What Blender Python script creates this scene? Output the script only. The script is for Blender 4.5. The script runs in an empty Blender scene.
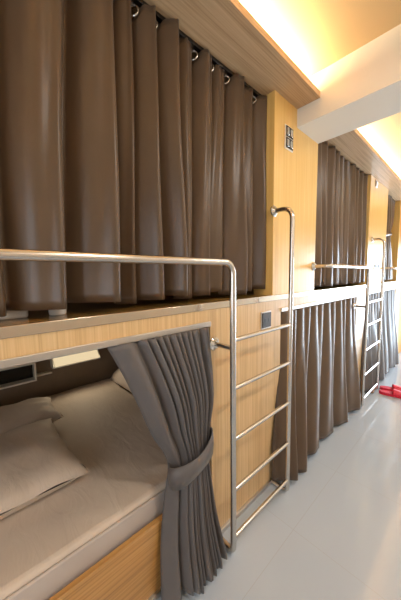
import bpy, bmesh, math, random
from mathutils import Vector, Matrix
random.seed(7)
S = bpy.context.scene
C = S.collection
PI = math.pi

# ------------------------------------------------------------------ materials
def lin(h):
    h = h.lstrip('#')
    out = []
    for i in (0, 2, 4):
        c = int(h[i:i+2], 16) / 255
        out.append(c / 12.92 if c <= .04045 else ((c + .055) / 1.055) ** 2.4)
    return out + [1.0]

def base_mat(name, col, rough=.5, metal=0, coat=0, spec=.5):
    m = bpy.data.materials.new(name); m.use_nodes = True
    b = m.node_tree.nodes['Principled BSDF']
    b.inputs['Base Color'].default_value = lin(col) if isinstance(col, str) else col
    b.inputs['Roughness'].default_value = rough
    b.inputs['Metallic'].default_value = metal
    b.inputs['Coat Weight'].default_value = coat
    b.inputs['Coat Roughness'].default_value = .12
    b.inputs['Specular IOR Level'].default_value = spec
    return m, m.node_tree, b

def coords(nt, scale):
    tc = nt.nodes.new('ShaderNodeTexCoord'); mp = nt.nodes.new('ShaderNodeMapping')
    mp.inputs['Scale'].default_value = scale
    nt.links.new(tc.outputs['Object'], mp.inputs['Vector'])
    return mp.outputs['Vector']

def noise(nt, vec, scale, detail=4, rough=.6):
    n = nt.nodes.new('ShaderNodeTexNoise')
    n.inputs['Scale'].default_value = scale; n.inputs['Detail'].default_value = detail
    n.inputs['Roughness'].default_value = rough
    nt.links.new(vec, n.inputs['Vector'])
    return n.outputs['Fac']

def ramp(nt, fac, stops):
    r = nt.nodes.new('ShaderNodeValToRGB')
    e = r.color_ramp.elements
    while len(e) < len(stops): e.new(.5)
    for k, (p, c) in enumerate(stops):
        e[k].position = p; e[k].color = lin(c) if isinstance(c, str) else c
    nt.links.new(fac, r.inputs['Fac'])
    return r.outputs['Color']

def bump(nt, b, h, strength, dist=.002):
    n = nt.nodes.new('ShaderNodeBump')
    n.inputs['Strength'].default_value = strength; n.inputs['Distance'].default_value = dist
    nt.links.new(h, n.inputs['Height']); nt.links.new(n.outputs['Normal'], b.inputs['Normal'])

def wood(name, dark, mid, light, stretch, rough=.3, coat=.25):
    """fine straight grain; stretch = scale per axis, small along the grain"""
    m, nt, b = base_mat(name, mid, rough, 0, coat)
    v = coords(nt, stretch)
    f1 = noise(nt, v, 1.0, 5, .65)
    c = ramp(nt, f1, [(.30, dark), (.5, mid), (.70, light)])
    nt.links.new(c, b.inputs['Base Color'])
    bump(nt, b, f1, .06)
    return m

W_V = wood('bamboo_vertical_grain', '#bd9768', '#d0ac7a', '#dcbb8c', (60, 110, 1.4), .36, .15)
W_H = wood('bamboo_along_grain', '#9a6c38', '#ba8748', '#c99a5c', (90, 1.2, 110), .32)
W_POST = wood('honey_post_wood', '#dcb062', '#e4b96c', '#eac47c', (50, 60, 1.2), .35, .3)
W_SOF = wood('soffit_ash_wood', '#a5835f', '#c0a07a', '#d0b18b', (110, 1.6, 60), .45, .1)
W_END = wood('end_wall_wood', '#b07b38', '#c08a45', '#cc9850', (40, 40, 1.2), .4, .1)
W_DECK = wood('deck_dark_wood', '#7a5a2c', '#96733a', '#a68348', (80, 1.2, 60), .25, .3)

def fabric(name, col, col2, rough=.5, sheen=.3, weave=420, spec=.4):
    m, nt, b = base_mat(name, col, rough, 0, 0, spec)
    v = coords(nt, (1, 1, 1))
    f = noise(nt, v, 3.0, 3)
    nt.links.new(ramp(nt, f, [(.35, col), (.65, col2)]), b.inputs['Base Color'])
    b.inputs['Sheen Weight'].default_value = sheen
    b.inputs['Sheen Roughness'].default_value = .4
    b.inputs['Sheen Tint'].default_value = lin('#d8cfc4')
    bump(nt, b, noise(nt, v, weave, 2), .08, .001)
    return m
CURT = fabric('taupe_satin', '#574433', '#5d4a39', .34, .08)
CURT_G = fabric('grey_taupe_satin', '#5f5957', '#655f5d', .48, .1)
SHEET = fabric('beige_sheet_cotton', '#c9b7a6', '#d2c1b0', .6, .2, 300)
def wrinkles(m):
    nt = m.node_tree; b = nt.nodes['Principled BSDF']
    v = coords(nt, (1, 2.2, 1))
    n1 = nt.nodes.new('ShaderNodeTexNoise'); n1.inputs['Scale'].default_value = 6; n1.inputs['Detail'].default_value = 5
    n1.inputs['Distortion'].default_value = 1.2
    nt.links.new(v, n1.inputs['Vector'])
    bump(nt, b, n1.outputs['Fac'], .35, .018)
wrinkles(SHEET)
SIDEM = fabric('mattress_side_cotton', '#b5a89f', '#bdb0a6', .7, .2, 300)
WHITE_CLOTH = fabric('white_bedding', '#cfc6ba', '#d8cfc4', .7, .2)
DARKCL = fabric('dark_navy_cloth', '#1f212b', '#262833', .8, .1)
RED = base_mat('red_rubber', '#d01838', .45)[0]
TAN = base_mat('tan_leather', '#b98a68', .5)[0]

def steel(name, col, rough):
    m, nt, b = base_mat(name, col, rough, 1)
    v = coords(nt, (1, 1, 1))
    f = noise(nt, v, 60, 3)
    r = nt.nodes.new('ShaderNodeMapRange')
    r.inputs['To Min'].default_value = rough * .8; r.inputs['To Max'].default_value = rough * 1.25
    nt.links.new(f, r.inputs['Value']); nt.links.new(r.outputs['Result'], b.inputs['Roughness'])
    return m
STEEL = steel('brushed_stainless', '#cfc9c2', .22)
CHROME = steel('polished_chrome', '#d8d6d2', .1)
ALU = steel('satin_aluminium', '#c8c2bb', .38)
EDGE = steel('polished_edge_strip', '#cbbfae', .2)
DARKMET = steel('dark_metal', '#4a4440', .4)
BLACK = base_mat('black_gloss', '#0c0b0b', .2)[0]
DARKGAP = base_mat('dark_socket', '#2b2622', .5)[0]
IVORY = base_mat('ivory_plastic', '#e4dccb', .4)[0]
BACKW = wood('bunk_back_panel', '#6f5c46', '#7a6650', '#846f58', (1, 2, 2), .5, 0)

def plaster(name, col, rough=.8):
    m, nt, b = base_mat(name, col, rough)
    bump(nt, b, noise(nt, coords(nt, (1, 1, 1)), 40, 4), .05)
    return m
CEIL = plaster('ceiling_plaster', '#dcc093')
BEAM = plaster('beam_paint', '#dfdacf')
WALLP = plaster('wall_paint', '#e6dfd2')

def floor_mat():
    m, nt, b = base_mat('glossy_tile', '#b6babf', .09, 0, 0, .6)
    v = coords(nt, (1, 1, 1))
    br = nt.nodes.new('ShaderNodeTexBrick')
    br.offset = 0
    br.inputs['Scale'].default_value = 1
    br.inputs['Brick Width'].default_value = .6; br.inputs['Row Height'].default_value = .6
    br.inputs['Mortar Size'].default_value = .0015; br.inputs['Mortar Smooth'].default_value = .1
    br.inputs['Color1'].default_value = lin('#aeb6bf'); br.inputs['Color2'].default_value = lin('#afb7c0')
    br.inputs['Mortar'].default_value = lin('#a9adb1')
    nt.links.new(v, br.inputs['Vector'])
    nt.links.new(br.outputs['Color'], b.inputs['Base Color'])
    f = noise(nt, v, 6, 4)
    r = nt.nodes.new('ShaderNodeMapRange')
    r.inputs['To Min'].default_value = .06; r.inputs['To Max'].default_value = .16
    nt.links.new(f, r.inputs['Value']); nt.links.new(r.outputs['Result'], b.inputs['Roughness'])
    return m
FLOOR = floor_mat()

def emit(name, col, st):
    m = bpy.data.materials.new(name); m.use_nodes = True
    nt = m.node_tree; nt.nodes.clear()
    e = nt.nodes.new('ShaderNodeEmission'); o = nt.nodes.new('ShaderNodeOutputMaterial')
    e.inputs['Color'].default_value = lin(col); e.inputs['Strength'].default_value = st
    nt.links.new(e.outputs[0], o.inputs[0])
    return m
LAMPG = emit('lamp_diffuser_glow', '#ffe6b8', .75)

def glass():
    m = bpy.data.materials.new('window_glass'); m.use_nodes = True
    nt = m.node_tree; nt.nodes.clear()
    t = nt.nodes.new('ShaderNodeBsdfTransparent'); g = nt.nodes.new('ShaderNodeBsdfGlossy')
    g.inputs['Roughness'].default_value = .02
    mx = nt.nodes.new('ShaderNodeMixShader'); mx.inputs[0].default_value = .06
    o = nt.nodes.new('ShaderNodeOutputMaterial')
    nt.links.new(t.outputs[0], mx.inputs[1]); nt.links.new(g.outputs[0], mx.inputs[2])
    nt.links.new(mx.outputs[0], o.inputs[0])
    return m
GLASS = glass()

# ------------------------------------------------------------------ geometry helpers
def obj(name, bm, m, parent=None, smooth=True, bevel=0, seg=2, solid=0, sub=0):
    me = bpy.data.meshes.new(name)
    bmesh.ops.recalc_face_normals(bm, faces=bm.faces[:])
    bm.to_mesh(me); bm.free()
    me.materials.append(m)
    if smooth:
        me.polygons.foreach_set('use_smooth', [True] * len(me.polygons))
    o = bpy.data.objects.new(name, me); C.objects.link(o)
    if solid:
        k = o.modifiers.new('thick', 'SOLIDIFY'); k.thickness = solid; k.offset = 0
    if bevel:
        k = o.modifiers.new('bevel', 'BEVEL'); k.width = bevel; k.segments = seg; k.limit_method = 'ANGLE'
        k.harden_normals = False
    if sub:
        k = o.modifiers.new('sub', 'SUBSURF'); k.levels = sub; k.render_levels = sub
    if smooth and not solid and not sub:
        try: me.set_sharp_from_angle(angle=math.radians(40))
        except Exception: pass
    if parent: put(o, parent)
    return o

def put(o, parent):
    o.parent = parent
    o.matrix_parent_inverse = Matrix.Translation(-Vector(parent_loc(parent)))
def parent_loc(p):
    v = Vector(p.location)
    if p.parent: v = v + Vector()   # meshes are built in world space, their own origin stays at zero
    return v

def thing(name, label, cat, loc=(0, 0, 0), group=None):
    o = bpy.data.objects.new(name, None); C.objects.link(o)
    o.location = loc; o.empty_display_size = .1
    return tag(o, label, cat, group)
def tag(o, label, cat, group=None):
    o['label'] = label; o['category'] = cat
    if group: o['group'] = group
    return o
def struct(o):
    o['kind'] = 'structure'; return o

def box(bm, x0, x1, y0, y1, z0, z1):
    vs = [bm.verts.new((x, y, z)) for x in (x0, x1) for y in (y0, y1) for z in (z0, z1)]
    for f in ((0, 1, 3, 2), (4, 6, 7, 5), (0, 4, 5, 1), (2, 3, 7, 6), (0, 2, 6, 4), (1, 5, 7, 3)):
        bm.faces.new([vs[i] for i in f])
    return bm
def B(*a):
    return box(bmesh.new(), *a)

def fillet(pts, r, n=7):
    pts = [Vector(p) for p in pts]
    out = [pts[0]]
    for i in range(1, len(pts) - 1):
        a, b, c = pts[i-1], pts[i], pts[i+1]
        d1 = (a - b).normalized(); d2 = (c - b).normalized()
        ang = d1.angle(d2)
        rr = r[i-1] if isinstance(r, (list, tuple)) else r
        t = min(rr / math.tan(ang / 2), (a-b).length * .49, (c-b).length * .49)
        rr = t * math.tan(ang / 2)
        p1, p2 = b + d1 * t, b + d2 * t
        ctr = b + (d1 + d2).normalized() * (rr / math.sin(ang / 2))
        v1, v2 = p1 - ctr, p2 - ctr
        tot = v1.angle(v2); ax = v1.cross(v2).normalized()
        for k in range(n + 1):
            out.append(ctr + Matrix.Rotation(tot * k / n, 3, ax) @ v1)
    out.append(pts[-1])
    return out

def tube(bm, pts, r, n=14, cap=True):
    pts = [Vector(p) for p in pts]
    rings = []
    nrm = None
    for i, p in enumerate(pts):
        if i == 0: t = pts[1] - p
        elif i == len(pts) - 1: t = p - pts[i-1]
        else: t = (pts[i+1] - p).normalized() + (p - pts[i-1]).normalized()
        t.normalize()
        if nrm is None:
            nrm = t.orthogonal().normalized()
        else:
            nrm = (nrm - t * nrm.dot(t)).normalized()
        bi = t.cross(nrm)
        rr = r(i) if callable(r) else r
        rings.append([bm.verts.new(p + rr * (math.cos(2*PI*k/n) * nrm + math.sin(2*PI*k/n) * bi)) for k in range(n)])
    for a, b in zip(rings, rings[1:]):
        for k in range(n):
            bm.faces.new((a[k], a[(k+1) % n], b[(k+1) % n], b[k]))
    if cap:
        bm.faces.new(rings[0][::-1]); bm.faces.new(rings[-1])
    return bm

def lathe_x(bm, y, z, prof, n=20):
    """profile of (x, radius) revolved about an x axis through y,z"""
    rings = [[bm.verts.new((x, y + r * math.cos(2*PI*k/n), z + r * math.sin(2*PI*k/n))) for k in range(n)] for x, r in prof]
    for a, b in zip(rings, rings[1:]):
        for k in range(n): bm.faces.new((a[k], a[(k+1) % n], b[(k+1) % n], b[k]))
    bm.faces.new(rings[0][::-1]); bm.faces.new(rings[-1])
    return bm
def lathe_z(bm, x, y, prof, n=24):
    rings = [[bm.verts.new((x + r * math.cos(2*PI*k/n), y + r * math.sin(2*PI*k/n), z)) for k in range(n)] for z, r in prof]
    for a, b in zip(rings, rings[1:]):
        for k in range(n): bm.faces.new((a[k], a[(k+1) % n], b[(k+1) % n], b[k]))
    bm.faces.new(rings[0][::-1]); bm.faces.new(rings[-1])
    return bm

def interp(tab, x):
    """smooth curve through the key points (Catmull-Rom)"""
    if x <= tab[0][0]: return tab[0][1]
    if x >= tab[-1][0]: return tab[-1][1]
    n = len(tab)
    def slope(i):
        if i == 0: return (tab[1][1] - tab[0][1]) / (tab[1][0] - tab[0][0])
        if i == n - 1: return (tab[-1][1] - tab[-2][1]) / (tab[-1][0] - tab[-2][0])
        return (tab[i+1][1] - tab[i-1][1]) / (tab[i+1][0] - tab[i-1][0])
    for i in range(n - 1):
        (a, p), (b, q) = tab[i], tab[i+1]
        if x <= b:
            h = b - a; t = (x - a) / h
            return (p * (2*t**3 - 3*t*t + 1) + slope(i) * h * (t**3 - 2*t*t + t)
                    + q * (3*t*t - 2*t**3) + slope(i+1) * h * (t**3 - t*t))

def grid(rows):
    bm = bmesh.new()
    vv = [[bm.verts.new(p) for p in r] for r in rows]
    for a, b in zip(vv, vv[1:]):
        for k in range(len(a) - 1):
            bm.faces.new((a[k], a[k+1], b[k+1], b[k]))
    return bm

def hash1(i, j=0):
    v = math.sin(i * 127.1 + j * 311.7) * 43758.5453
    return v - math.floor(v)

def curtain_rows(vt, vb, xt, xb, at, ab, zt, zb, n=14, nv=36, seed=0, lean=.25, power=.75, sag=.012, hem=.012, head=0, rag=0, amps=None, wob=.012):
    """pleated cloth. vt/vb: y of the creases at top and bottom; xt/xb: crease plane; at/ab: pleat depth"""
    N = len(vt) - 1
    rows = []
    for j in range(nv + 1):
        v = j / nv
        s = v * v * (3 - 2 * v)
        row = []
        for i in range(N):
            for k in range(n if i < N - 1 else n + 1):
                ph = k / n
                wig = wob * math.sin(v * 5 + i * 1.7 + seed) * (v * (1 - v) * 4)
                ya = vt[i] + (vb[i] - vt[i]) * s + wig
                yb_ = vt[i+1] + (vb[i+1] - vt[i+1]) * s + wob * math.sin(v * 5 + (i+1) * 1.7 + seed) * (v * (1 - v) * 4)
                w = abs(math.sin(PI * ph)) ** power
                amp = (at + (ab - at) * s) * (amps[i] if amps else .75 + .5 * hash1(i, seed))
                # a second shallow ripple makes the faces of wide pleats uneven
                rip = .1 * amp * math.sin(2 * PI * ph * 2 + i + 2.2 * v)
                x = xt + (xb - xt) * v + amp * w + rip * w + head * (1 - v) ** 1.5 * abs(math.sin(2 * PI * ph + .4 * math.sin(4 * v + i)))
                y = ya + (yb_ - ya) * ph + lean * amp * w
                dip = rag * max(0, 1 - abs(math.sin(PI * ph)) * 1.5) * max(0, 1 - v * 9)
                zz = zt - dip - sag * (1 - w) + (zb - zt - hem * math.sin(i * 2.1 + seed) + sag * (1 - w)) * v
                row.append((x, y, zz))
        rows.append(row)
    return rows

# ------------------------------------------------------------------ key dimensions (metres)
XW = -.86          # front face of the bunks
XL = -.74          # ladder plane
XB = -2.34         # wall behind the beds
ZD = 1.24          # upper deck
ZS = 2.42          # underside of soffit
ZC = 2.57          # ceiling
Y0 = -1.6          # near wall
Y1 = 5.8           # far wall
YB = 4.85          # end of the row of bunks
XR = 1.0           # right wall

# ------------------------------------------------------------------ the room
struct(obj('floor', B(XB - .1, XR + .1, Y0 - .1, Y1 + .1, -.1, 0), FLOOR, smooth=False))
struct(obj('ceiling', B(XB - .1, XR + .1, Y0 - .1, Y1 + .1, ZC, ZC + .1), CEIL, smooth=False))
struct(obj('wall_left', B(XB - .1, XB, Y0, Y1, 0, ZC), BACKW, smooth=False))
struct(obj('wall_right', B(XR, XR + .1, Y0, Y1, 0, ZC), WALLP, smooth=False))
# near wall with an added, unseen fill window, far wall with a glazed door
def wall_with_hole(name, ya, yb, hx0, hx1, hz0, hz1, m):
    bm = bmesh.new()
    box(bm, XB, hx0, ya, yb, 0, ZC); box(bm, hx1, XR, ya, yb, 0, ZC)
    box(bm, hx0, hx1, ya, yb, hz1, ZC)
    if hz0 > 0: box(bm, hx0, hx1, ya, yb, 0, hz0)
    return struct(obj(name, bm, m, smooth=False))
wall_with_hole('wall_far', Y1, Y1 + .1, -.62, .9, 0, 1.9, W_END)
wall_with_hole('wall_near', Y0 - .1, Y0, -.5, .9, .5, 2.2, WALLP)
def glazing(name, y, x0, x1, z0, z1):
    bm = bmesh.new(); f = .045
    xm = (x0 + x1) / 2
    for a, b, c, d in ((x0, x0+f, z0, z1), (x1-f, x1, z0, z1), (x0+f, x1-f, z0, z0+f), (x0+f, x1-f, z1-f, z1), (xm-f/2, xm+f/2, z0+f, z1-f)):
        box(bm, a, b, y - .03, y + .03, c, d)
    r = struct(obj(name, bm, ALU, smooth=False))
    p = obj('pane', B(x0+f, x1-f, y - .004, y + .004, z0+f, z1-f), GLASS, r, smooth=False)
    return r
glazing('door_1', Y1 + .05, -.62, .9, .0, 1.9)
glazing('fill_window', Y0 - .05, -.5, .9, .5, 2.2)  # unseen window, added to let fill light in from behind the camera

struct(obj('wall_end', B(XB, XW - .004, YB, Y1, 0, ZC), W_END, smooth=False))
# ceiling beam and the wood soffits with their light coves
struct(obj('trim_1', B(XB, XR, 1.65, 1.965, 2.31, ZC), BEAM, smooth=False))
def soffit(name, ya, yb, xo):
    bm = bmesh.new()
    box(bm, XB, xo, ya, yb, ZS, ZS + .022)
    box(bm, xo - .018, xo, ya, yb, ZS + .022, ZS + .034)
    return struct(obj(name, bm, W_SOF, smooth=False))
soffit('trim_2', Y0, 1.65, -.716)
soffit('trim_3', 1.965, Y1, -.700)

# ------------------------------------------------------------------ bunks
def bunk(label, ya, yb, oa, ob, pa, pb, end=True, skirt=None):
    """ya..yb unit, oa..ob lower opening, pa..pb upper post"""
    t = thing('bunk_bed', label, 'bunk bed', (XW, ya, 0), 'built-in double bunks along the wall')
    zt = 1.14
    # base below the lower mattress
    bm = box(bmesh.new(), XW - .022, XW, max(oa, ya), ob, .012, .335)
    obj('base_panel', bm, W_H, t, bevel=.002)
    bm = box(bmesh.new(), XB + .004, XW - .022, ya + .01, yb - .01, .25, .30)
    obj('lower_deck', bm, W_H, t, smooth=False)
    # front panel: everything beside and over the opening, one board
    bm = bmesh.new()
    box(bm, XW - .022, XW, ya, yb, zt, ZD - .03)
    if ob < yb: box(bm, XW - .022, XW, ob, yb, .012, zt)
    if oa > ya: box(bm, XW - .022, XW, ya, oa, .012, zt)
    bmesh.ops.remove_doubles(bm, verts=bm.verts[:], dist=1e-5)
    obj('front_panel', bm, W_V, t, smooth=False)
    obj('upper_deck', B(XB + .004, XW - .006, ya, yb, ZD - .03, ZD), W_DECK, t, smooth=False)
    obj('edge_strip', B(XW - .006, XW + .006, ya, yb, ZD - .032, ZD + .002), EDGE, t, bevel=.002)
    # aluminium surround of the opening
    bm = bmesh.new()
    box(bm, XW - .03, XW + .008, oa, ob, zt - .012, zt + .012)
    obj('opening_trim', bm, ALU, t, bevel=.002)
    # post between the upper beds
    bm = B(-1.0, XW, pa, pb, ZD, ZS)
    obj('post', bm, W_POST, t, bevel=.002)
    if end:
        obj('end_panel', B(XB + .004, XW - .022, yb - .03, yb - .005, .30, ZD - .03), BACKW, t, smooth=False)
        obj('end_panel', B(XB + .004, -1.0, pb - .03, pb, ZD, ZS), W_POST, t, smooth=False)
    obj('skirting_strip', B(XW - .022, XW + .014, ya, yb, .0, .026), ALU, t, bevel=.004)
    return t
b1 = bunk('nearest wood bunk, with the tied-open lower curtain and the made-up bed inside', Y0 + .02, 1.485, Y0 + .02, .845, 1.386, 1.97)
b2 = bunk('middle wood bunk, both its curtains drawn closed, between the two ladders', 1.485, 3.20, 1.485, 2.985, 3.29, 4.05)
b3 = bunk('farthest wood bunk at the end of the corridor, past the second ladder', 3.20, YB - .02, 3.30, YB - .06, YB - .06, YB - .02, end=False)

# ------------------------------------------------------------------ ladders with guard rails
def ladder(label, y0, yg, flange_at_start, y1=None):
    if y1 is None: y1 = y0 + .52
    t = thing('bunk_ladder', label, 'ladder', (XL, y0, 0), 'steel bunk ladders')
    zt = 1.425
    start = [(XW, yg, zt), (XL, yg, zt)] if flange_at_start else [(XL, yg, zt)]
    pts = start + [(XL, y0, zt), (XL, y0, .0155), (XW, y0, .0155)]
    rad = ([.03] if flange_at_start else []) + [.05, .03]
    obj('guard_rail', tube(bmesh.new(), fillet(pts, rad), .0145), STEEL, t)
    pts = [(XW, y1, 1.745), (XL, y1, 1.745), (XL, y1, .0145), (XW, y1, .0145)]
    obj('side_rail', tube(bmesh.new(), fillet(pts, [.06, .03]), .0135), STEEL, t)
    for z in (1.076, .848, .598, .340, .092):
        obj('rung', tube(bmesh.new(), [(XL, y0, z), (XL, y1, z)], .011, 12), STEEL, t)
    obj('standoff', tube(bmesh.new(), [(XW, y0, 1.038), (XL, y0, 1.038)], .0115, 12), STEEL, t)
    fl = [(y0, 1.038), (y1, 1.745)] + ([(yg, zt)] if flange_at_start else [])
    for y, z in fl:
        r = .033
        obj('wall_flange', lathe_x(bmesh.new(), y, z, [(XW, r), (XW + .006, r), (XW + .012, r * .8), (XW + .02, r * .55)]), CHROME, t)
    return t
ladder('steel ladder nearest the camera, its guard rail running off the left edge', .870, Y0 + .02, False, 1.387)
ladder('steel ladder farther down the corridor, beside the red slippers', 2.885, 1.94, True, 3.425)
t = thing('guard_rail', 'short bare steel guard rail beyond the farther ladder, at the right edge', 'guard rail', (XW, 3.98, 1.42))
obj('rail', tube(bmesh.new(), fillet([(XW, 3.98, 1.425), (XL, 3.98, 1.425), (XL, YB - .0, 1.425)], .03), .0145), STEEL, t)
obj('wall_flange', lathe_x(bmesh.new(), 3.98, 1.425, [(XW, .03), (XW + .006, .03), (XW + .012, .024), (XW + .02, .016)]), CHROME, t)

# ------------------------------------------------------------------ upper curtains on their tracks
def track(label, ya, yb):
    bm = bmesh.new()
    x = -.945
    box(bm, x - .011, x + .011, ya, yb, ZS - .016, ZS)
    o = obj('curtain_track', bm, DARKMET, bevel=.002)
    return tag(o, label, 'curtain track', 'curtain tracks')
track('dark curtain track over the nearest upper curtain', Y0 + .02, 1.386)
track('dark curtain track over the middle upper curtain', 1.97, 3.29)
track('dark curtain track over the farthest upper curtain', 4.05, YB - .06)

def hung_curtain(label, rows, mat, hooks, xh, zh, group='curtains of the bunks'):
    t = thing('curtain', label, 'curtain', (xh, rows[-1][0][1], 0), group)
    obj('cloth', grid(rows), mat, t, solid=.003)
    return t
def hooks_for(t, ys, x, z):
    for y in ys:
        bm = bmesh.new()
        tube(bm, [(x + .016 * math.cos(a), y + .013 * math.cos(a), z - .018 + .018 * math.sin(a)) for a in [2*PI*k/16 for k in range(17)]], .0036, 8, cap=False)
        tube(bm, [(x, y, z - .002), (x, y, z + .016)], .0045, 8)
        obj('hook', bm, STEEL, t)

hk = [.52, .622, .73, .842, .944, 1.062, 1.17, 1.296]
vt1 = [-.62, -.40, -.20, -.05, .12, .31, .46, .545, .63, .735, .845, .95, 1.065, 1.17, 1.296, 1.40]
vb1 = [-.62, -.40, -.20, -.03, .085, .245, .44, .52, .645, .735, .80, .90, 1.05, 1.17, 1.30, 1.385]
am1 = [1, .8, 1.1, .8, 1.15, 1.2, .55, .9, 1.15, .65, .9, .6, 1.1, .7, .95]
rows = curtain_rows(vt1, vb1, -.985, -1.0, .068, .098, ZS - .012, 1.270, seed=1, lean=.42, power=1.0, head=.010, n=20, sag=.0, rag=.06, amps=am1, wob=.006)
c = hung_curtain('tall taupe curtain of the upper berth over the tied lower curtain, nearest the camera', rows, CURT, hk, -.945, 2.4)
hooks_for(c, [.12, .31, .46] + vt1[7:-1], -.952, ZS - .03)

n2 = 10
vt2 = [1.985 + (3.285 - 1.985) * i / n2 for i in range(n2 + 1)]
vb2 = [y + .03 * math.sin(i * 2.3) for i, y in enumerate(vt2)]
rows = curtain_rows(vt2, vb2, -.93, -.93, .045, .062, ZS - .01, 1.27, seed=3, lean=.4, power=1.0)
c = hung_curtain('taupe curtain of the middle upper berth, behind the guard rail of the farther ladder', rows, CURT, None, -.945, 2.4)
hooks_for(c, vt2[1:-1], -.94, ZS - .034)

# farthest upper curtain, pulled in to a tie at mid height
def tied_rows(tl, tr, tx, valleys, nper, nv, zt, zb, amp, seed=0, lean=.25, power=.8, hemwave=.0):
    N = len(valleys) - 1
    rows = []
    for j in range(nv + 1):
        v = j / nv
        row = []
        for i in range(N):
            for k in range(nper if i < N - 1 else nper + 1):
                ph = k / nper
                u = valleys[i] + (valleys[i+1] - valleys[i]) * ph
                z = zt + (zb - zt) * v
                yl, yr, x0 = interp(tl, -z), interp(tr, -z), interp(tx, -z)
                a = interp(amp, -z) * (.7 + .6 * hash1(i, seed))
                w = abs(math.sin(PI * ph)) ** power
                y = yl + (yr - yl) * u + lean * a * w
                # the gathered middle is rounder than the flat heading
                g = interp([(-zt, 0), (-(zt * .45 + zb * .55), 1), (-zb, .55)], -z)
                x = x0 + a * w + g * .035 * math.sin(PI * min(1, max(0, u)))
                row.append((x, y, z - hemwave * v * math.sin(i * 1.9 + seed)))
        rows.append(row)
    return rows
val = [i / 7 for i in range(8)]
rows = tied_rows([(-2.41, 4.06), (-1.95, 4.07), (-1.27, 4.07)], [(-2.41, 4.74), (-2.1, 4.66), (-1.9, 4.48), (-1.6, 4.62), (-1.27, 4.72)], [(-2.4, -.94), (-1.9, -.92), (-1.27, -.93)], val, 8, 28, ZS - .01, 1.27, [(-2.4, .04), (-1.9, .02), (-1.27, .05)], 5)
c = hung_curtain('taupe curtain of the farthest upper berth, gathered by a tie', rows, CURT, None, -.945, 2.4)
def band(bm, yc, xc, zc, ry, rx, h, slope, n=40, thick=.006):
    rings = []
    for k in range(n):
        a = 2 * PI * k / n
        y, x = yc + ry * math.cos(a), xc + rx * math.sin(a)
        z = zc + slope * (y - yc)
        hh = h * (.5 + .06 * math.sin(3 * a))
        rings.append((bm.verts.new((x, y, z - hh)), bm.verts.new((x + .004 * math.sin(a), y + .004 * math.cos(a), z)), bm.verts.new((x, y, z + hh))))
    for k in range(n):
        a, b = rings[k], rings[(k+1) % n]
        for q in (0, 1): bm.faces.new((a[q], b[q], b[q+1], a[q+1]))
    return bm
obj('tieback', band(bmesh.new(), 4.265, -.905, 1.885, .20, .045, .04, .12), CURT, c, solid=.004)

# ------------------------------------------------------------------ lower curtains
# the tied one: a wide smooth flap on the left, tight folds on the right
wts = [.24, .06, .075, .06, .07, .06, .07, .055, .065, .055, .06, .05, .06]
acc = [0]
for w_ in wts: acc.append(acc[-1] + w_)
val = [a / acc[-1] for a in acc]
tl = [(-1.13, .345), (-1.0, .405), (-.9, .445), (-.73, .508), (-.63, .560), (-.57, .574), (-.46, .552), (-.25, .52), (-.05, .50)]
tr = [(-1.13, .812), (-.8, .800), (-.66, .785), (-.57, .775), (-.46, .775), (-.25, .79), (-.05, .815)]
tx = [(-1.13, -.872), (-.9, -.865), (-.57, -.850), (-.3, -.845), (-.03, -.815)]
am = [(-1.13, .036), (-.85, .055), (-.59, .030), (-.38, .045), (-.05, .065)]
rows = tied_rows(tl, tr, tx, val, 12, 48, 1.13, .02, am, 2, .32, 1.15, .012)
c = hung_curtain('grey-taupe curtain of the nearest lower berth, pulled aside and tied in the middle', rows, CURT_G, None, -.86, 1.1)
obj('tieback', band(bmesh.new(), .678, -.815, .578, .116, .060, .088, .34), CURT_G, c, solid=.005)
bm = bmesh.new()
tube(bm, fillet([(XW, .80, .60), (XW + .03, .80, .60), (XW + .03, .80, .63)], .01), .004, 8)
obj('tie_hook', bm, CHROME, c)

# middle lower curtain: broad stepped pleats
vt = [1.505, 1.73, 1.96, 2.20, 2.45, 2.70, 2.965]
vb = [1.37, 1.47, 1.66, 1.95, 2.26, 2.52, 2.84]
rows = curtain_rows(vt, vb, -.89, -.835, .010, .085, 1.135, .03, seed=6, lean=.8, power=1.05, sag=.006, head=.026, n=24)
hung_curtain('drawn taupe curtain of the middle lower berth, between the two ladders', rows, CURT, None, -.87, 1.13)
# farthest lower curtain
vt = [3.30, 3.54, 3.78, 4.02, 4.26, 4.50, 4.745]
vb = [3.20, 3.34, 3.66, 3.93, 4.18, 4.42, 4.66]
rows = curtain_rows(vt, vb, -.89, -.835, .010, .085, 1.135, .03, seed=9, lean=.8, power=1.05, sag=.006, head=.026, n=24)
hung_curtain('drawn grey curtain of the farthest lower berth, behind the red slippers', rows, CURT_G, None, -.87, 1.13)

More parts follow.
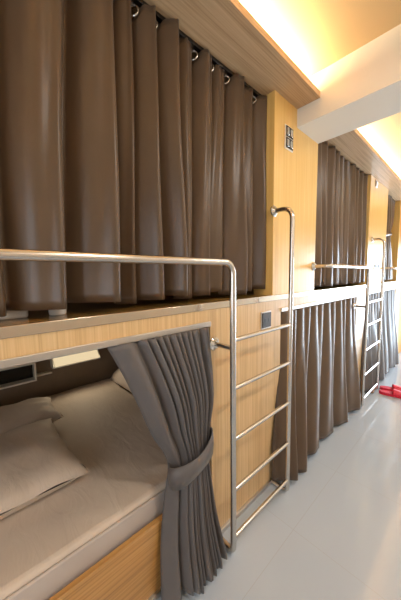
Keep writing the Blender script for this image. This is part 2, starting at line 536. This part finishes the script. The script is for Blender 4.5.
# ------------------------------------------------------------------ bedding
def soft_box(bm, x0, x1, y0, y1, z0, z1, nx=10, ny=10, r=.03, puff=0, seed=0, wr=0):
    """rounded slab with a puffed, slightly wrinkled top"""
    def fx(u, v, s):
        x = x0 + (x1 - x0) * u; y = y0 + (y1 - y0) * v
        e = min(1, 4 * u * (1 - u)) ** .5 * min(1, 4 * v * (1 - v)) ** .5
        zz = (z1 if s else z0)
        h = puff * e + wr * math.sin(9 * x + 5 * y + seed) * math.sin(13 * y - 4 * x + seed * 2) * (1 if s else 0)
        return (x, y, zz + (h if s else -puff * .2 * e))
    for s in (0, 1):
        rows = [[bm.verts.new(fx(i / nx, j / ny, s)) for i in range(nx + 1)] for j in range(ny + 1)]
        for a, b in zip(rows, rows[1:]):
            for k in range(nx): bm.faces.new((a[k], a[k+1], b[k+1], b[k]))
        if s == 0: lo = rows
        else: hi = rows
    def loop(g):
        return g[0] + [r_[-1] for r_ in g[1:]] + g[-1][-2::-1] + [r_[0] for r_ in g[-2:0:-1]]
    a, b = loop(lo), loop(hi)
    for k in range(len(a)): bm.faces.new((a[k], a[(k+1) % len(a)], b[(k+1) % len(a)], b[k]))
    return bm

t = thing('mattress', 'beige sheeted mattress in the open lower berth, nearest the camera', 'mattress', (-1.6, -.2, .30))
obj('sheet', soft_box(bmesh.new(), XB + .03, XW - .05, Y0 + .06, .93, .305, .425, 30, 40, 0, .012, 1, .004), SHEET, t, bevel=.025, seg=4)
obj('side_band', B(XW - .052, XW - .038, Y0 + .05, .93, .305, .412), SIDEM, t, bevel=.006)

def pillow(label, cx, cy, z, lx, ly, h, rot=0, tilt=(0, 0), sd=0, name='pillow', group='pillows of the open lower berth'):
    bm = bmesh.new(); n = 26
    top, bot = [], []
    for s, dst in ((1, top), (-1, bot)):
        for j in range(n + 1):
            row = []
            for i in range(n + 1):
                u, v = 2 * i / n - 1, 2 * j / n - 1
                # corners drawn out to points, edges pinched in
                k = 1 - .07 * (1 - u * u) * abs(v) ** 3; q = 1 - .07 * (1 - v * v) * abs(u) ** 3
                e = max(0, (1 - u ** 4)) ** .55 * max(0, (1 - v ** 4)) ** .55
                wr = .010 * math.sin(14 * u + 3 * v + sd) * math.sin(5 * v - 4 * u) * (1 - e) + .006 * math.sin(5 * u * v * 3 + sd)*e
                z_ = s * (h / 2) * e + (wr if s > 0 else 0)
                row.append(bm.verts.new((u * lx / 2 * q, v * ly / 2 * k, z_)))
            dst.append(row)
    for g in (top, bot):
        for a, b in zip(g, g[1:]):
            for k in range(n): bm.faces.new((a[k], a[k+1], b[k+1], b[k]))
    bmesh.ops.remove_doubles(bm, verts=bm.verts[:], dist=.0015)
    M = Matrix.Translation((cx, cy, z)) @ Matrix.Rotation(tilt[0], 4, 'X') @ Matrix.Rotation(tilt[1], 4, 'Y') @ Matrix.Rotation(rot, 4, 'Z')
    bm.transform(M)
    o = obj(name, bm, SHEET, smooth=True)
    return tag(o, label, 'pillow', group)
pillow('plump beige pillow at the left edge, front one on the open lower bed', -1.43, .03, .500, .60, .62, .13, .04, (0, .02), 1)
pillow('beige pillow at the left edge behind the front one, against the bunk wall', -1.92, .09, .492, .36, .62, .11, 0, (0, .02), 2)
pillow('beige pillow leaning at the far end of the open bed, beside the tied curtain', -1.92, 1.10, .54, .74, .44, .15, 0, (.6, .0), 4)

# reading lamp on the bunk's back wall, shelf box left of it
t = thing('reading_lamp', 'long pale wall lamp with a slanted cover inside the open lower berth', 'lamp', (XB, .64, .64))
bm = bmesh.new()
prof = [(XB, .725), (XB + .05, .725), (XB + .105, .66), (XB + .105, .652), (XB + .075, .645), (XB, .645)]
def extrude_y(bm, prof, ya, yb):
    a = [bm.verts.new((x, ya, z)) for x, z in prof]; b = [bm.verts.new((x, yb, z)) for x, z in prof]
    n = len(prof)
    for k in range(n): bm.faces.new((a[k], a[(k+1) % n], b[(k+1) % n], b[k]))
    bm.faces.new(a[::-1]); bm.faces.new(b)
    return bm
extrude_y(bm, prof, .46, .83)
obj('housing', bm, IVORY, t, smooth=False)
bm = bmesh.new()
extrude_y(bm, [(XB + .053, .7255), (XB + .106, .6625), (XB + .109, .664), (XB + .055, .729)], .47, .82)
obj('diffuser', bm, LAMPG, t, smooth=False)
t = thing('wall_shelf', 'black recessed shelf box with a pale rim left of the wall lamp', 'shelf', (XB, .1, .56))
bm = bmesh.new()
ya, yb, za, zb, xf = -.35, .345, .585, .73, XB + .09
box(bm, XB, xf, ya, yb, za, za + .012); box(bm, XB, xf, ya, yb, zb - .012, zb)
box(bm, XB, xf, ya, ya + .012, za + .012, zb - .012); box(bm, XB, xf, yb - .012, yb, za + .012, zb - .012)
obj('rim', bm, IVORY, t, smooth=False)
obj('back_panel', B(XB, XB + .02, ya + .012, yb - .012, za + .012, zb - .012), BLACK, t, smooth=False)
tag(obj('ledge', B(XB, XB + .045, .345, .46, .60, .612), IVORY, smooth=False), 'thin pale ledge on the bunk wall between shelf box and wall lamp', 'ledge')

# things peeping out under the nearest upper curtain
tag(obj('folded_blanket', soft_box(bmesh.new(), -1.5, -1.0, -.9, .145, ZD, ZD + .032, 10, 14, 0, .006, 2, .003), WHITE_CLOTH, bevel=.008, seg=3), 'folded whitish blanket edge showing under the upper curtain, at the left edge', 'blanket')
tag(obj('cup', lathe_z(bmesh.new(), -1.005, .232, [(ZD, .024), (ZD + .003, .027), (ZD + .06, .031), (ZD + .065, .029)]), WHITE_CLOTH), 'small whitish cup standing under the hem of the upper curtain', 'cup')

# ------------------------------------------------------------------ switches and sockets
def gang_plate(label, cat, name, y, z, w, h, cells, mat, cellmat, x=XW):
    t = thing(name, label, cat, (x, y, z))
    obj('plate', B(x, x + .006, y - w/2, y + w/2, z - h/2, z + h/2), mat, t, bevel=.003)
    for cy, cz, cw, ch, kind in cells:
        o = obj(kind, B(x + .006, x + .010, y + cy - cw/2, y + cy + cw/2, z + cz - ch/2, z + cz + ch/2), cellmat, t, bevel=.0015)
    return t
t = gang_plate('two chrome switch plates stacked in one frame, high on the nearest post', 'switch', 'light_switch', 1.546, 2.207, .098, .140,
           [(0, .033, .082, .060, 'switch_face'), (0, -.033, .082, .060, 'switch_face')], IVORY, DARKMET)
for k, f in enumerate([c_ for c_ in t.children if c_.name.startswith('switch_face')]):
    z = 2.207 + (.033 if f.bound_box[0][2] > 2.2 else -.033)
    for dy in (-.02, .02):
        o = obj('rocker', B(XW + .010, XW + .013, 1.546 + dy - .012, 1.546 + dy + .012, z - .02, z + .02), CHROME, None, bevel=.0015)
        o.parent = f; o.matrix_parent_inverse = Matrix()
t = gang_plate('square dark metal socket on the panel behind the near ladder', 'socket', 'wall_socket', 1.314, 1.098, .105, .105,
           [(0, 0, .09, .09, 'face')], ALU, DARKMET)
for dy in (-.018, .018):
    obj('pin_hole', B(XW + .010, XW + .0112, 1.314 + dy - .005, 1.314 + dy + .005, 1.088, 1.108), DARKGAP, t, smooth=False)
gang_plate('small pale switch high on the far post under the soffit', 'switch', 'light_switch', 3.50, 2.365, .09, .075,
           [(0, 0, .06, .05, 'rocker')], ALU, CHROME)
gang_plate('double socket with dark inserts on the far post, inside the ladder arch', 'socket', 'wall_socket', 3.68, 1.45, .26, .07,
           [(-.065, 0, .09, .035, 'insert'), (.065, 0, .09, .035, 'insert')], IVORY, DARKGAP)

# ------------------------------------------------------------------ slippers and shoe
def slipper(label, x, y, rot, name='slipper', group='red slippers'):
    t = thing(name, label, 'slipper', (x, y, 0), group)
    M = Matrix.Translation((x, y, 0)) @ Matrix.Rotation(rot, 4, 'Z')
    def outline(s):      # s 0..1 heel to toe -> half width
        return .036 + .012 * math.sin(PI * (s * .9 - .25)) if 0 < s < 1 else .0
    n, m_ = 22, 8
    bm = bmesh.new(); L = .26
    lo, hi = [], []
    for i in range(n + 1):
        s = i / n
        endf = min(1, (1 - abs(2 * s - 1) ** 6)) ** .5 if 0 < s < 1 else .02
        hw = (.037 + .011 * math.sin(PI * (s - .2) * .9)) * max(endf, .02)
        rise = .012 * max(0, (s - .75)) * 4
        lo.append([bm.verts.new((hw * (2 * j / m_ - 1), L * (s - .5), .002 + rise)) for j in range(m_ + 1)])
        hi.append([bm.verts.new((hw * (2 * j / m_ - 1), L * (s - .5), .026 + rise - .004 * (1 - (2*j/m_-1)**2) + .008 * (1 - s))) for j in range(m_ + 1)])
    for g in (lo, hi):
        for a, b in zip(g, g[1:]):
            for k in range(m_): bm.faces.new((a[k], a[k+1], b[k+1], b[k]))
    def loop(g): return g[0] + [r_[-1] for r_ in g[1:]] + g[-1][-2::-1] + [r_[0] for r_ in g[-2:0:-1]]
    a, b = loop(lo), loop(hi)
    for k in range(len(a)): bm.faces.new((a[k], a[(k+1) % len(a)], b[(k+1) % len(a)], b[k]))
    bm.transform(M)
    obj('sole', bm, RED, t)
    rows = []
    for i in range(9):
        s = i / 8
        yy = -.005 + .095 * s
        rows.append([(.05 * math.cos(a) * (1 - .1 * s), yy, .022 + (.055 - .018 * s) * math.sin(a)) for a in [PI * k / 14 for k in range(15)]])
    bm = grid(rows); bm.transform(M)
    obj('strap', bm, RED, t, solid=.006)
    return t
slipper('red slipper in front, its heel at the foot of the farther ladder', -.585, 3.425, -1.32)
slipper('red slipper behind the other one, closer to the grey curtain', -.61, 3.565, -1.25)
def shoe():
    t = thing('shoe', 'small tan shoe on the floor behind the bottom rung of the farther ladder', 'shoe', (-.80, 3.42, 0))
    rows = []
    M = Matrix.Translation((-.80, 3.42, 0)) @ Matrix.Rotation(.25, 4, 'Z')
    sec = [(-.10, .026, .06), (-.06, .034, .065), (-.01, .035, .06), (.04, .040, .045), (.08, .036, .034), (.105, .02, .022)]
    bm = bmesh.new(); rings = []
    for y, hw, h in sec:
        rings.append([bm.verts.new((hw * math.cos(a), y, .006 + h * max(0, math.sin(a)) )) for a in [2*PI*k/16 for k in range(16)]])
    for a, b in zip(rings, rings[1:]):
        for k in range(16): bm.faces.new((a[k], a[(k+1) % 16], b[(k+1) % 16], b[k]))
    bm.faces.new(rings[0][::-1]); bm.faces.new(rings[-1]); bm.transform(M)
    obj('upper', bm, TAN, t)
    bm = bmesh.new()
    lo = [bm.verts.new((hw * s_, y, 0.0)) for s_, seq in ((1, sec), (-1, sec[::-1])) for y, hw, h in seq]
    r = bmesh.ops.extrude_face_region(bm, geom=[bm.faces.new(lo)])
    bmesh.ops.translate(bm, vec=(0, 0, .008), verts=[g for g in r['geom'] if isinstance(g, bmesh.types.BMVert)])
    bm.transform(M)
    obj('sole', bm, DARKGAP, t, smooth=False)
shoe()

# ------------------------------------------------------------------ light
def area(name, loc, rot, sx, sy, power, col):
    l = bpy.data.lights.new(name, 'AREA'); l.shape = 'RECTANGLE'; l.size = sx; l.size_y = sy
    l.energy = power; l.color = col
    o = bpy.data.objects.new(name, l); C.objects.link(o)
    o.location = loc; o.rotation_euler = rot
    return o
WARM = (1, .76, .45)
# strip lights lying in the coves on top of the soffits, shining up
area('cove_light', (-.86, (Y0 + 1.62) / 2, ZS + .03), (PI, 0, 0), .05, 1.6 - Y0, 58, WARM)
area('cove_light', (-.86, (1.98 + Y1) / 2, ZS + .03), (PI, 0, 0), .05, Y1 - 2.0, 52, (1, .82, .56))
# daylight outside the glazed door and added fill outside the invented near window
area('daylight_and_fill', (.12, Y1 + .3, 1.0), (-PI/2, 0, 0), 1.6, 2.1, 165, (.70, .85, 1))
area('daylight_and_fill', (.2, Y0 - .35, 1.4), (PI/2, 0, 0), 1.5, 1.8, 24, (.85, .93, 1))
# fill lamps added at the corridor ceiling, out of the camera's view
for y in (.9, 2.6):
    area('corridor_fill', (.55, y, ZC - .005), (0, 0, 0), .18, .18, 15, (1, .93, .84))
# the reading lamp's own light
area('reading_light', (XB + .10, .645, .715), (0, math.radians(-50), 0), .04, .34, .7, (1, .86, .62))

w = bpy.data.worlds.new('outdoors'); S.world = w; w.use_nodes = True
bg = w.node_tree.nodes['Background']
bg.inputs['Color'].default_value = (.75, .86, 1, 1); bg.inputs['Strength'].default_value = 1.5

# ------------------------------------------------------------------ camera
cam = bpy.data.cameras.new('camera'); co = bpy.data.objects.new('camera', cam); C.objects.link(co)
cam.sensor_fit = 'VERTICAL'; cam.sensor_height = 36; cam.lens = 255.83 / 600 * 36
cam.clip_start = .02
yaw, pitch, roll = math.radians(47.60), math.radians(-5.4885), math.radians(-.859)
fw = Vector((-math.sin(yaw) * math.cos(pitch), math.cos(yaw) * math.cos(pitch), math.sin(pitch)))
r0 = Vector((math.cos(yaw), math.sin(yaw), 0)); u0 = r0.cross(fw)
r = math.cos(roll) * r0 + math.sin(roll) * u0; u = -math.sin(roll) * r0 + math.cos(roll) * u0
m = Matrix((r, u, -fw)).transposed().to_4x4(); m.translation = (0, 0, 1.37)
co.matrix_world = m
S.camera = co

S.view_settings.view_transform = 'Standard'; S.view_settings.look = 'None'
S.view_settings.gamma = 1; S.view_settings.exposure = 0.15; S.view_settings.use_curve_mapping = False
S.cycles.use_denoising = True
S.cycles.max_bounces = 10; S.cycles.diffuse_bounces = 5; S.cycles.sample_clamp_indirect = 6
